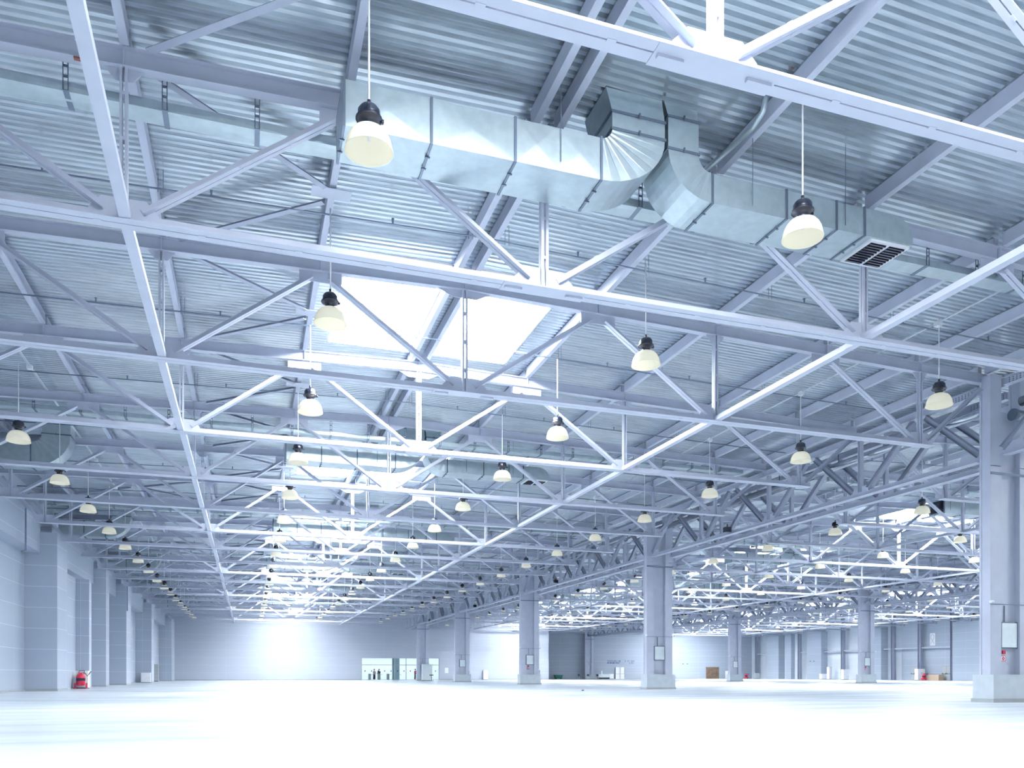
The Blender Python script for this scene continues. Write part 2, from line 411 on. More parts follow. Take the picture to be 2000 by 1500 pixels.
# ------------------------------------------------------------------ braces in the roof plane (left hall, left of ridge)
def brace(name, a, b, lab):
    a, b = Vector(a), Vector(b); mid = (a+b)/2; d = (b-a).normalized(); s = d.cross(Vector((0,0,1))).normalized(); up = Vector((0,0,1))
    m = MB(); A, B = a-mid, b-mid; m.obox(A, B, s, up, -.07, .07, 0, .012); m.obox(A, B, s, up, -.07, -.058, .012, .13)
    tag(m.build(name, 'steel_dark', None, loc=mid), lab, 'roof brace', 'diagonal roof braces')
for bay in range(-1, 16):
    x0, x1 = RX[0]-7.3, RX[0]-3.9; zz = lambda x: zt(x-RX[0])-.02
    bn = 'before the first truss' if bay == -1 else 'behind the %s truss' % ORD[bay]
    for s in (0, 1):
        ya = TY(bay) + (0.25 if s == 0 else 5.75); yb = TY(bay) + (2.75 if s == 0 else 3.3)
        brace('roof_brace', (x0+.3, ya, zz(x0)-.1), (x1, yb, zz(x1)-.1), '%s slanting roof brace, %s of the left hall' % (('nearer', 'farther')[s], bn))
    p = MB(); p.box(-.42, .42, -.2, .2, 0, .012)
    tag(p.build('brace_plate', 'steel', None, loc=(x1+.15, TY(bay)+3.02, zz(x1)-.035)), 'square plate joining two roof braces, %s of the left hall' % bn, 'steel plate', 'brace joining plates')
for s in (0, 1):
    xx = RX[0]-11.15
    for q in (0, 1):
        brace('roof_brace', (xx+(-.3 if q else .3), TY(6)+3+(.2 if s else -.2), zt(-11)-.12), (xx+(-3.5 if q else 3.5), TY(6)+(5.7 if s else .3), zt(-12)-.12),
              '%s %s arm of the crossed roof brace near the left wall' % (('front', 'rear')[s], ('right', 'left')[q]))

# ------------------------------------------------------------------ pendant lamps
LXs = [-12.62, -3.73, 4.05, 13.45]
LN = ['leftmost', 'left-centre', 'right-centre', 'rightmost']
def make_lamp():
    e = empty('pendant_lamp', (0,0,0), 'x', 'lamp', 'dome pendant lamps')
    MB().tube([(0,0,.75), (0,0,2.62)], .016, 6).build('suspension_rod', 'white', e, True)
    h = MB(); h.lathe([(0,.76),(.07,.755),(.13,.73),(.165,.68),(.17,.60),(.168,.57),(.2,.565),(.2,.545),(.165,.54),(.12,.50),(.10,.46),(.10,.42),(.12,.415),(.12,.40),(.0,.40)], 24)
    h.box(.17, .22, -.025, .025, .53, .58)
    h.tube([(0,0,.75), (0,0,.84)], .028, 8); h.build('lamp_housing', 'black', e, True)
    prof = [(.11,.415),(.175,.40),(.24,.365),(.29,.305),(.325,.235),(.345,.16),(.352,.10),(.365,.075),(.365,.067)]
    inner = [(r-.008, z-.004) for r, z in reversed(prof)]
    MB().lathe(prof+inner, 36).build('glass_shade', 'shade', e, True)
    MB().lathe([(0,.40),(.03,.39),(.045,.33),(.03,.24),(0,.22)], 12).build('bulb', 'white', e, True)
    return e
lamp0 = None
for h in range(3):
    for bay in range(FIRST[h], LAST[h]-1 if h == 0 else LAST[h]-1):
        for k, x in enumerate(LXs):
            n = bay-FIRST[h]
            lab = '%s black-capped dome lamp from the front, %s row, %s' % (ORD[n], LN[k], HALL[h])
            loc = (RX[h]+x, TY(bay)+3.5+random.uniform(-.05,.05), CH+7.60+(.2 if bay == 0 else .08 if bay == 1 else 0)+random.uniform(-.03,.03))
            if lamp0 is None: lamp0 = make_lamp(); lamp0.location = loc; lamp0['label'] = lab
            else: dup(lamp0, loc, lab)

# ------------------------------------------------------------------ sprinkler lines across each bay and lamp conduits
def zbeam(x): return zt(x)-.12
sp0 = None
for h in range(3):
    for bay in range(max(1, FIRST[h]), LAST[h]-1):
        lab = 'thin dark sprinkler pipe crossing the %s roof bay of the %s' % (ORD[bay-FIRST[h]], HALL[h])
        loc = (RX[h], TY(bay)+3.72, 0)
        if sp0 is None:
            e = empty('sprinkler_pipe', loc, lab, 'pipe', 'sprinkler pipes under the roof')
            MB().tube([(-17.5,0,zbeam(17.5)), (-.7,0,zbeam(.7)), (-.4,0,zbeam(0)-.0), (.4,0,zbeam(0)), (.7,0,zbeam(.7)), (17.5,0,zbeam(17.5))], .022, 6).build('pipe_run', 'thin', e, True)
            for x in (-15.4,-12.3,-9.4,-6.2,-2.3,2.3,5.9,9.0,12.4,15.6):
                MB().tube([(x,0,zbeam(x)), (x,0,zbeam(x)+.11)], .022, 6).box(x-.03,x+.03,-.03,.03,zbeam(x)+.11,zbeam(x)+.13).build('sprinkler_head', 'thin', e)
            for x in (-7.2, -.45, .45, 4.2, 7.9, 12.0):
                MB().tube([(x-.05,0,zbeam(x)-.07), (x-.05,0,zt(x)+.3)], .008, 5).tube([(x+.05,0,zbeam(x)-.07), (x+.05,0,zt(x)+.3)], .008, 5).build('pipe_hanger', 'thin', e)
            sp0 = e
        else: dup(sp0, loc, lab)
for h in range(3):
    for k, x in enumerate(LXs):
        if k in (1, 2): continue
        if k == 0: x += .32
        e = empty('conduit', (RX[h]+x, 0, zt(x)-.13), 'grey conduit running lengthwise above the %s lamp row of the %s' % (LN[k], HALL[h]), 'conduit', 'lamp conduits under the deck')
        y0 = TY(FIRST[h])-.5
        MB().box(-.035, .035, y0, YEND[h]-1, 0.10, .13).build('conduit_run', 'plinth', e)
        for bay in range(FIRST[h], LAST[h]-1):
            MB().box(-.08, .08, -.08, .08, 0, .13).build('junction_box', 'white', e, loc=(0, TY(bay)+3.5, 0))

# ------------------------------------------------------------------ large air ducts below the roof
def rect_seg(m, x0, x1, y0, y1, z0, z1):
    # duct length with shallow cross-broken (pyramid) panels
    cx, cy, cz = (x0+x1)/2, (y0+y1)/2, (z0+z1)/2; b = len(m.v); e = .014
    m.v += [(x0,y0,z0),(x1,y0,z0),(x1,y1,z0),(x0,y1,z0),(x0,y0,z1),(x1,y0,z1),(x1,y1,z1),(x0,y1,z1),(cx,cy,z0-e),(cx,cy,z1+e),(cx,y0-e,cz),(cx,y1+e,cz)]
    for c, q in ((8,(0,3,2,1)),(9,(4,5,6,7)),(10,(0,1,5,4)),(11,(2,3,7,6))):
        for i in range(4): m.f.append((b+q[i], b+q[(i+1)%4], b+c))
    m.f.append((b,b+4,b+7,b+3)); m.f.append((b+1,b+2,b+6,b+5))
def flange_x(m, x, y0, y1, z0, z1, g=.022, w=.022):
    m.box(x-w, x+w, y0-g, y0, z0-g, z1+g); m.box(x-w, x+w, y1, y1+g, z0-g, z1+g); m.box(x-w, x+w, y0, y1, z0-g, z0); m.box(x-w, x+w, y0, y1, z1, z1+g)
    for t in (.33, .66): m.box(x-w*2, x+w*2, y0+(y1-y0)*t-.015, y0+(y1-y0)*t+.015, z0-g-.02, z0-g)
def flange_z(m, z, x0, x1, y0, y1, g=.022, w=.022):
    m.box(x0-g, x1+g, y0-g, y0, z-w, z+w); m.box(x0-g, x1+g, y1, y1+g, z-w, z+w); m.box(x0-g, x0, y0, y1, z-w, z+w); m.box(x1, x1+g, y0, y1, z-w, z+w)
    m.box((x0+x1)/2-.015, (x0+x1)/2+.015, y0-g-.03, y0-g, z-w*2, z+w*2)
def elbow(m, cx, cz, ri_x, ri_z, ro_x, ro_z, y0, y1, side, n=8):
    # quarter bend from horizontal (below centre) up to vertical; side=+1 the riser stands to the right of the centre
    b = len(m.v)
    for i in range(n+1):
        a = PI/2*i/n; sx, cz_ = math.sin(a)*side, -math.cos(a); bump = 0.005 if i % 2 else 0
        for r1, r2 in ((ri_x, ri_z), (ro_x, ro_z)):
            for y in (y0-bump, y1+bump): m.v.append((cx+sx*r1, y, cz+cz_*r2))
    for i in range(n):
        p = b+4*i; q = p+4
        m.f += [(p, q, q+1, p+1), (p+2, p+3, q+3, q+2), (p, p+2, q+2, q), (p+1, q+1, q+3, p+3)]
def make_duct(dy0=13.3, rx=RX[0], label='', mir=None):
    H9 = CH+9.0; D = 1.0; X = lambda a: a-5.45
    e = empty('roof_air_duct', (rx, dy0, 0), label, 'air duct', 'large galvanised ducts hanging under the ridge')
    L = MB(); zt1 = H9+.76
    xs = [1.47, 2.95, 4.45, 5.25, 6.10]
    for a, b in zip(xs, xs[1:]): rect_seg(L, X(a), X(b), 0, D, H9, zt1)
    elbow(L, X(6.10), zt1+.22, .22, .22, 1.3, .98, 0, D, 1, 10)
    zr = zt1+.22; top = zt(1)+.33
    L.quadbox([(X(6.32),0,zr),(X(7.40),0,zr),(X(7.40),D,zr),(X(6.32),D,zr),(X(6.32),0,zr+.32),(X(7.40),0,zr+.32),(X(7.40),D,zr+.32),(X(6.32),D,zr+.32)])
    L.quadbox([(X(6.32),0,zr+.32),(X(7.40),0,zr+.32),(X(7.40),D,zr+.32),(X(6.32),D,zr+.32),(X(6.25),.12,top),(X(7.40),.12,top),(X(7.40),D+.1,top),(X(6.25),D+.1,top)])
    L.build('left_branch', 'duct', e)
    for x in (1.49, 2.95, 4.45, 6.10): F = MB(); flange_x(F, X(x), 0, D, H9, zt1); F.build('flange', 'dark_metal', e)
    for z in (zr, zr+.32): F = MB(); flange_z(F, z, X(6.32), X(7.40), 0, D); F.build('flange', 'dark_metal', e)
    R = MB(); D2 = .98; zt2 = H9+.56
    elbow(R, X(8.42), zt2+.30, .3, .3, .95, .86, 0, D2, -1, 10)
    zr2 = zt2+.30
    R.box(X(7.47), X(8.12), 0, D2, zr2, zr2+.6)
    R.quadbox([(X(7.47),0,zr2+.6),(X(8.12),0,zr2+.6),(X(8.12),D2,zr2+.6),(X(7.47),D2,zr2+.6),(X(7.45),.12,top),(X(8.15),.12,top),(X(8.15),D2+.1,top),(X(7.45),D2+.1,top)])
    xs = [8.42, 9.25, 10.1, 11.3, 12.0]
    for a, b in zip(xs[:-1], xs[1:]): rect_seg(R, X(a), X(b), 0, D2, H9, zt2)
    # rounded, closed end with a grille below
    pts = [(X(12.0), H9), (X(13.25), H9), (X(13.25), H9+.18)] + [(X(13.25-.0-.55*(1-math.cos(t))), H9+.18+.38*math.sin(t)) for t in [PI/2*k/6 for k in range(1,7)]] + [(X(12.0), zt2)]
    R.poly(pts, 'y', 0, D2)
    R.build('right_branch', 'duct', e)
    for x in (8.42, 10.1, 11.3, 12.0): F = MB(); flange_x(F, X(x), 0, D2, H9, zt2); F.build('flange', 'dark_metal', e)
    for z in (zr2, zr2+.6): F = MB(); flange_z(F, z, X(7.47), X(8.12), 0, D2); F.build('flange', 'dark_metal', e)
    g = MB(); g.box(X(12.2), X(13.2), .04, .94, H9-.05, H9-.001); g.build('grille_frame', 'white', e)
    for a in (12.26, 12.74):
        s = MB(); s.box(X(a), X(a+.4), .1, .88, H9-.058, H9-.051)
        for k in range(9): s.box(X(a), X(a+.4), .12+k*.085, .15+k*.085, H9-.075, H9-.058)
        s.build('grille_louvres', 'black', e)
    for x in (1.9, 5.3, 9.3, 11.5):
        s = MB().tube([(X(x), -.03, H9+.1 if x > 9 else H9+.15), (X(x), -.03, zt(3)+.3)], .008, 5); s.build('hanger_rod', 'dark_metal', e)
    return e
KIDS.clear()
d0 = make_duct(label='large galvanised duct with two branches rising into the roof, nearest the camera')
for k, yy in enumerate((34.7, 52.6, 70.6, 88.6, 106.6)):
    dup(d0, (RX[0], yy, 0), '%s galvanised two-branch duct under the left hall ridge' % ORD[k+1])
for k, yy in enumerate((34.7, 55.3, 73.3, 91.3, 109.3)):
    dup(d0, (RX[1]-2.4, yy, 0), '%s galvanised two-branch duct under the middle hall ridge' % ORD[k])
g = MB().box(RX[1]-2.4-3.98-.05, RX[1]-2.4-3.98, 34.75, 35.6, CH+9.05, CH+9.7)
for k in range(7): g.box(RX[1]-6.46, RX[1]-6.43, 34.75, 35.6, CH+9.08+k*.09, CH+9.12+k*.09)
tag(g.build('duct_grille', 'black'), 'dark louvred grille closing the left end of the nearest middle hall duct', 'grille')

# flat supply ducts under the truss tops
def make_flat(loc, lab):
    e = empty('flat_air_duct', loc, lab, 'air duct', 'flat ducts strapped across the halls')
    z = CH+9.6; m = MB(); xs = [-16.6+2.4*i for i in range(15)]
    for a, b in zip(xs, xs[1:]): rect_seg(m, a, b, .25, .66, z, z+.16)
    m.build('duct_run', 'duct', e)
    x = -15.8
    while x < 16.5:
        s = MB(); s.box(x-.045, x-.03, .2, .215, z, zt(x)-.03); s.box(x+.03, x+.045, .2, .215, z, zt(x)-.03); s.box(x-.045, x+.045, .2, .7, z-.012, z-.002)
        for k in range(3): s.box(x-.03, x+.03, .2, .215, z+.2+k*.17, z+.24+k*.17)
        s.build('strap_hanger', 'dark_metal', e); x += 1.5
    return e
f0 = make_flat((RX[0], TY(1), 0), 'flat galvanised duct strapped under the second roof truss of the left hall')
for i in (4, 7, 10, 13, 16): dup(f0, (RX[0], TY(i), 0), 'flat galvanised duct strapped under the %s roof truss of the left hall' % ORD[i])
for i in (4, 7, 10, 13, 16): dup(f0, (RX[1], TY(i), 0), 'flat galvanised duct strapped under the %s roof truss of the middle hall' % ORD[i-2])

# bends coming off the left wall
def make_bend(loc, lab):
    e = empty('duct_bend', loc, lab, 'air duct', 'large duct bends near the left wall')
    z0 = CH+8.55; m = MB(); D = .95
    rect_seg(m, -2.6, -1.2, 0, D, z0, z0+.95); rect_seg(m, -1.2, 0, 0, D, z0, z0+.95)
    elbow(m, 0, z0+1.35, .4, .4, 1.45, 1.35, 0, D, 1, 12)
    m.box(.4, 1.45, 0, D, z0+1.35, zt(13)+.2); m.build('duct_body', 'duct', e)
    for x in (0, -1.2): F = MB(); flange_x(F, x, 0, D, z0, z0+.95); F.build('flange', 'dark_metal', e)
    F = MB(); flange_z(F, z0+1.35, .4, 1.45, 0, D); F.build('flange', 'dark_metal', e)
    return e
b0 = make_bend((-8.45, 37.2, 0), 'large galvanised duct bend nearest the camera beside the left wall')
for k, yy in enumerate((55.2, 73.2, 91.2, 109.2)): dup(b0, (-8.45, yy, 0), '%s galvanised duct bend from the front beside the left wall' % ORD[k+1])

cb = [(1.50+.02*math.sin(k*1.3), 8.8+.33*k, zt(3.9)-.02+.015*math.cos(k)) for k in range(12)]
tag(MB().tube([tuple(Vector(q)-Vector(cb[0])) for q in cb], .012, 5).build('loose_cable', 'white', None, True, loc=cb[0]), 'loose white cable running beside the purlin above the nearest duct end', 'cable')
tag(MB().box(-.05, .05, -.04, .04, 0, .12).build('rusty_bracket', 'rust', None, loc=(9.23, 12.0, zt(3.8)+.16)), 'small rusty bracket on the purlin above the bent pipe', 'bracket')
tag(MB().box(-.12, .12, -.03, .03, 0, .03).build('rusty_plate', 'rust', None, loc=(-2.55, 14.45, zt(8)-.38)), 'small rusty plate under the second truss beside the left tie beam', 'steel plate')
p1 = [(9.05,12.5,CH+10.62),(9.05,12.6,CH+10.42),(9.05,12.9,CH+10.32),(8.95,13.6,CH+10.3),(8.9,14.1,CH+10.3),(8.85,14.4,CH+10.3)]
tag(MB().tube([tuple(Vector(q)-Vector(p1[0])) for q in p1], .055, 10).build('bent_pipe', 'duct', None, True, loc=p1[0]), 'bent grey pipe beside a purlin right of the nearest large duct', 'pipe')
# ------------------------------------------------------------------ columns
def make_column(loc, lab, board=True, alarm=False):
    e = empty('steel_column', loc, lab, 'column', 'two-branched steel columns')
    top = CH+9.9
    m = MB(); m.box(-.98, .98, -.40, .40, .12, .92); m.build('plinth', 'plinth', e)
    m = MB(); m.box(-1.02, 1.02, -.43, .43, 0, .12); m.build('plinth_base', 'skirt', e)
    for s in (-1, 1):
        b = MB(); x0, x1 = (-.88, -.42) if s < 0 else (.42, .88)
        cut = CH+6.9
        # I-section branch: two flanges and a web, boxed lower down
        b.box(x0, x1, -.21, -.195, .92, cut); b.box(x0, x1, .195, .21, .92, top); b.box(x0, x0+.016, -.195, .195, .92, top); b.box(x1-.016, x1, -.195, .195, .92, cut)
        b.box(x0, x1, -.21, -.195, cut+.02, top); b.box(x1-.03, x1, -.195, .195, cut, top)
        b.box(x0-.02, x0, -.21, -.13, .92, top); b.box(x0-.02, x0, .13, .21, .92, top)
        b.box(x0-.02, x1+.02, -.23, .23, top, top+.03)
        b.build('column_branch', 'steel', e)
    MB().box(-.42, .42, .0, .03, .92, CH+8.8).build('web_plate', 'steel', e)
    m = MB(); m.box(-.9, .9, -.235, -.21, CH+6.62, CH+6.70); m.tube([(-.95,-.24,CH+2.32),(.95,-.24,CH+2.32)], .012, 5); m.tube([(-.06,-.02,CH+2.3),(-.06,-.02,CH+1.75)], .018, 6)
    m.build('cable', 'thin', e)
    if board:
        f = MB(); f.box(-.38, .40, -.12, -.0, CH+.86, CH+1.75); ob = f.build('distribution_cabinet', 'thin', e)
        MB().box(-.30, .36, -.14, -.12, CH+.90, CH+1.71).build('cabinet_door', 'board', ob)
    if alarm:
        f = MB(); f.box(-.16, -.04, -.05, .0, CH+.68, CH+.79); f.build('alarm_box', 'red', e)
        f = MB(); f.box(-.21, -.01, -.015, .0, CH+.44, CH+.62); o2 = f.build('hose_sign', 'red', e)
        MB().box(-.192, -.028, -.022, -.015, CH+.458, CH+.602).build('sign_field', 'white', o2)
        r = MB(); n = 20
        cx, cz = -.11, CH+.53
        for k in range(n):
            a, b = 2*PI*k/n, 2*PI*(k+1)/n
            r.quadbox([(cx+.022*math.cos(a),-.028,cz+.022*math.sin(a)),(cx+.055*math.cos(a),-.028,cz+.055*math.sin(a)),(cx+.055*math.cos(b),-.028,cz+.055*math.sin(b)),(cx+.022*math.cos(b),-.028,cz+.022*math.sin(b)),
                       (cx+.022*math.cos(a),-.022,cz+.022*math.sin(a)),(cx+.055*math.cos(a),-.022,cz+.055*math.sin(a)),(cx+.055*math.cos(b),-.022,cz+.055*math.sin(b)),(cx+.022*math.cos(b),-.022,cz+.022*math.sin(b))])
        r.build('sign_ring', 'red', o2)
    for x in (-.98, .98):
        c = MB(); c.box(x-.03, x+.03, -.4, -.26, CH+2.36, CH+2.43); c.tube([(x,-.3,CH+2.36), (x+(.08 if x<0 else -.08),-.22,CH+2.32)], .012, 5); c.build('camera', 'board', e)
    return e
def colpos(row, i): return ((24.2, 61.9)[row] + (.3 if i == 18 and row == 0 else 0), TY(i)-.2, 0)
names = [(0, 2, 'big steel column nearest the camera at the right edge', True, True), (0, 6, 'second steel column of the nearer row, with a cabinet', True, False), (0, 10, 'third steel column of the nearer row', True, True),
         (0, 14, 'fourth steel column of the nearer row', True, False), (0, 18, 'fifth and farthest steel column of the nearer row, before the lobby glazing', False, False),
         (1, 10, 'nearest visible steel column of the farther row', True, True), (1, 14, 'second visible steel column of the farther row', True, False), (1, 18, 'third steel column of the farther row, behind a nearer column', False, False),
         (1, 22, 'last steel column of the farther row, against the end wall', False, False)]
for r, i, lab, bd, al in names:
    p = colpos(r, i)
    if i == 22: p = (p[0], 140.6, 0)
    make_column(p, lab, bd, al)
# pale boards standing behind the plinths
for r, i, lab in ((0,6,'pale flat board standing right of the second near column'),(0,10,'pale flat board standing right of the third near column'),(0,14,'pale flat board standing right of the fourth near column'),
                  (1,10,'pale flat board standing right of the nearest farther-row column'),(1,14,'pale flat board standing right of the second farther-row column')):
    p = colpos(r, i)
    tag(MB().box(0, .06, 0, .95, 0, 1.3).build('standing_board', 'board', None, loc=(p[0]+1.22, p[1]+.5, 0)), lab, 'board', 'boards beside the columns')

# ------------------------------------------------------------------ lengthwise carrying trusses between the columns
X_ = Vector((1,0,0))
def make_carrier(loc, lab):
    e = empty('carrying_truss', loc, lab, 'lengthwise truss', 'paired lengthwise trusses between columns')
    zb, ztp = CH+7.18, CH+9.72; L = 24.0; a, b = .45, L-.55
    m = MB()
    m.box(-.16, -.012, a, b, zb, zb+.016); m.box(.012, .16, a, b, zb, zb+.016); m.box(-.028, -.012, a, b, zb+.016, zb+.2); m.box(.012, .028, a, b, zb+.016, zb+.2)
    m.build('bottom_chord', 'steel', e)
    m = MB(); m.box(-.12, .12, a, b, ztp-.016, ztp); m.box(-.12, .12, a, b, ztp-.26, ztp-.244); m.box(-.008, .008, a, b, ztp-.244, ztp-.016)
    m.build('top_chord', 'steel', e)
    for y0 in (.5, L-2.1):
        m = MB(); m.box(-.03, -.01, y0, y0+1.5, ztp-.22, ztp-.04)
        m.build('splice_plate', 'steel', e); bo = MB()
        for k in range(11):
            for q in (0, 1, 2): bo.box(-.036, -.03, y0+.08+k*.13, y0+.11+k*.13, ztp-.20+q*.06, ztp-.175+q*.06)
        tag(bo.build('bolt_row', 'black', e), kind='stuff')
    for k in (1, 2, 3):
        y = 6*k; m = MB(); m.box(-.09, .09, y-.07, y-.055, zb+.2, ztp-.26); m.box(-.09, .09, y+.055, y+.07, zb+.2, ztp-.26); m.box(-.008, .008, y-.055, y+.055, zb+.2, ztp-.26)
        m.build('post', 'steel', e)
    for k in range(4):
        for s in (0, 1):
            ys, yt = (6*k+.45, 6*k+2.75) if s == 0 else (6*k+5.55, 6*k+3.25)
            p, q = Vector((0, ys, zb+.25)), Vector((0, yt, ztp-.3)); d = (q-p).normalized(); u = d.cross(X_).normalized()
            m = MB(); m.obox(p, q, u, X_, -.10, -.085, -.1, .1); m.obox(p, q, u, X_, .085, .10, -.1, .1); m.obox(p, q, u, X_, -.085, .085, -.012, .012)
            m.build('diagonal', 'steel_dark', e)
    for k in range(5):
        y = min(max(6*k, .8), L-.8); m = MB(); m.poly([(y-.5, zb+.1), (y+.5, zb+.1), (y+.35, zb+.42), (y-.35, zb+.42)], 'x', -.010, .010); m.build('gusset_plate', 'steel', e)
    return e
c0 = None
for r, spans in ((0, (-2, 2, 6, 10, 14)), (1, (6, 10, 14, 18))):
    for n, i in enumerate(spans):
        for s, dx in enumerate((-.62, .66)):
            lab = '%s lengthwise truss of the %s span from the front, %s column row' % (('left-hand', 'right-hand')[s], ORD[n], ('nearer', 'farther')[r])
            p = colpos(r, i); loc = (p[0]+dx, p[1], 0)
            if c0 is None: c0 = make_carrier(loc, lab)
            else: dup(c0, loc, lab)
# last short span to the end wall
for s, dx in enumerate((-.62, .66)):
    p = colpos(0, 18); m = MB(); zb = CH+7.18
    m.box(-.14, .14, .4, 5.6+5, zb, zb+.02); m.box(-.01, .01, .4, 10.6, zb, zb+.2)
    m.box(-.12, .12, .4, 10.6, CH+9.46, CH+9.72)
    for k in range(4): 
        q0, q1 = Vector((0, .6+2.6*k, zb+.2)), Vector((0, .6+2.6*k+(1.3), CH+9.45)); m.obox(q0, q1, Vector((0,1,0)), X_, -.08, .08, -.08, .08)
        q0 = Vector((0, .6+2.6*(k+1)-.1, zb+.2)); m.obox(q1, q0, Vector((0,1,0)), X_, -.08, .08, -.08, .08)
    tag(m.build('carrying_truss', 'steel', None, loc=(p[0]+dx, p[1], 0)), '%s short lengthwise truss meeting the end wall of the left hall' % ('left-hand', 'right-hand')[s], 'lengthwise truss', 'paired lengthwise trusses between columns')
# silver round ducts between the paired trusses
for r, spans in ((0, (-2, 2, 6, 10, 14)), (1, (6, 10, 14, 18))):
    for n, i in enumerate(spans):
        p = colpos(r, i); m = MB(); z = CH+9.0
        m.tube([(0, .6, z-.02), (0, 2.2, z), (0, 3.6, z-.1), (0, 23.2, z-.1)], .16, 14)
        e = empty('round_duct', (p[0]-.25, p[1], 0), 'silver round duct inside the %s span of the %s column row' % (ORD[n], ('nearer', 'farther')[r]), 'air duct', 'round ducts along the column rows')
        m.build('duct_run', 'pipe', e, True)
        k = MB()
        for y in (3.7, 7.7, 11.7, 15.7, 19.7): k.box(-.015, .015, y, y+.03, z+.05, CH+9.45)
        k.build('duct_hanger', 'dark_metal', e)
p = colpos(0, 2)
e = empty('round_duct', (p[0], p[1], 0), 'capped silver round duct passing in front of the nearest column top', 'air duct')
MB().tube([(-.22, -.52, CH+8.55), (2.4, -.52, CH+8.5)], .17, 16).build('duct_run', 'pipe', e, True)
MB().tube([(-.3, -.52, CH+8.55), (-.22, -.52, CH+8.55)], .2, 16).build('end_cap', 'dark_metal', e)
# spotlights / loudspeakers on the carrying truss
for n, (i, dy) in enumerate(((6, -9.0), (10, -9), (14, -9), (18, -9))):
    p = colpos(0, i)
    s = MB(); s.box(-.16, .16, -.14, .14, 0, .26); s.box(-.02, .02, -.02, .02, .26, .42)
    tag(s.build('loudspeaker', 'black', None, loc=(p[0]-.95, p[1]+dy, CH+7.25)), '%s small black loudspeaker from the front, hung on the nearer lengthwise truss' % ORD[n], 'loudspeaker', 'loudspeakers on the near truss')

# ------------------------------------------------------------------ right wall steel
for n, y in enumerate((138.6, 125.3, 113.8, 102.4, 97.0, 91.0)):
    m = MB(); m.box(-.25, .25, -.3, -.27, 0, 10.6); m.box(-.25, .25, .27, .3, 0, 10.6); m.box(-.02, .02, -.27, .27, 0, 10.6)
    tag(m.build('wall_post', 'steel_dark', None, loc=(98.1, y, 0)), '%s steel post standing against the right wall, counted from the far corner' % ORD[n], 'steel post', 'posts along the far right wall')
ys = [138.9, 125.6, 114.1, 102.7, 97.3, 91.3]; ye = [135, 122.7, 107.3, 97, 91.3, 90.6]
gs = [(135.0, 138.3), (122.7, 125.0), (114.1, 118.7), (107.3, 113.5), (102.7, 104.4), (97.3, 102.1), (91.3, 96.7)]
for n, (a, b) in enumerate(gs):
    tag(MB().box(-.15, .15, 0, b-a, 0, .2).build('wall_girt', 'steel', None, loc=(98.2, a, CH+3.95)), '%s mid-height rail between posts on the right wall, counted from the far corner' % ORD[n], 'wall rail', 'rails across the far right wall')
for n, (z0, z1) in enumerate(((0.05, 1.9), (CH+4.15, CH+6.0))):
    for s in (0, 1):
        m = MB(); m.obox((0, 0, 0), (0, -2.2, z1-z0), X_, Vector((0,.64,.77)), -.08, .08, -.08, .08)
        tag(m.build('wall_brace', 'steel', None, loc=(98.6-.5*s, 90.3, z0)), '%s %s slanting brace beside the last right wall post' % (('lower', 'upper')[n], ('rear', 'front')[s]), 'brace')

# ------------------------------------------------------------------ doors and fittings
def exit_door(idx, x, y, rz, lab, wmat='door'):
    e = empty('door_%d' % idx, (x, y, 0), lab, 'door'); e['kind'] = 'structure'; e.rotation_euler = (0,0,rz)
    MB().box(-.85, .85, 0, .05, 0, 2.15).build('door_frame', 'skirt', e)
    for s in (-1, 1):
        x0, x1 = (-.79, -.02) if s < 0 else (.02, .79)
        lf = MB().box(x0, x1, -.05, 0, .03, 2.09).build('door_leaf', wmat, e)
        MB().box(x0+.06, x1-.06, -.14, -.08, .95, 1.02).box(x0+.06, x0+.12, -.14, -.05, .92, 1.12).box(x1-.12, x1-.06, -.14, -.05, .92, 1.12).build('push_bar', 'green', lf)
exit_door(1, 98.84, 98.7, -PI/2, 'grey double exit door with green push bars, left one on the right wall')
exit_door(2, 98.84, 92.8, -PI/2, 'grey double exit door with green push bars, nearer one on the right wall')
e = empty('door_3', (68.9, 141.55, 0), 'white double door with grey uprights in the recessed end wall', 'door'); e['kind'] = 'structure'
MB().box(-1.0, 1.0, -.06, 0, 0, 2.3).build('door_leaf', 'white', e)
m = MB()
for x in (-1.0, 0, 1.0): m.box(x-.05, x+.05, -.12, -.06, 0, 2.25)
m.build('upright', 'door', e); MB().box(-.9, .9, -.14, -.12, .98, 1.03).build('push_bar', 'door', e)
# dark opening in the recessed end wall: panel painted with the dimness behind it
e = empty('door_4', (89.6, 141.6, 0), 'dark open doorway, its dim storeroom painted on a flat panel', 'door'); e['kind'] = 'structure'
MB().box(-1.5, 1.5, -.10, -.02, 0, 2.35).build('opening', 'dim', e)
MB().box(-1.58, -1.5, -.14, 0, 0, 2.42).box(1.5, 1.58, -.14, 0, 0, 2.42).box(-1.58, 1.58, -.14, 0, 2.35, 2.43).build('door_frame', 'skirt', e)
# wall lettering: strokes of small dark letters, too small to read in the photograph
def lettering(x, z, widths, step, lab):
    m = MB(); rnd = random.Random(int(x*100+z*10)); cx = 0
    for ch in widths:
        if ch != ' ':
            s = step*.62; hh = .26
            k = rnd.choice(((1,0,1,1,0), (1,1,0,1,0), (1,0,1,0,1), (0,1,1,1,0), (1,1,1,0,0)))
            if k[0]: m.box(cx, cx+.05, -.02, 0, 0, hh)
            if k[1]: m.box(cx+s-.05, cx+s, -.02, 0, 0, hh)
            if k[2]: m.box(cx, cx+s, -.02, 0, hh-.05, hh)
            if k[3]: m.box(cx, cx+s, -.02, 0, hh/2-.025, hh/2+.025)
            if k[4]: m.box(cx, cx+s, -.02, 0, 0, .05)
        cx += step
    tag(m.build('wall_lettering', 'ink', None, loc=(x, 141.58, z)), lab, 'lettering', 'dark lettering above the white double door')
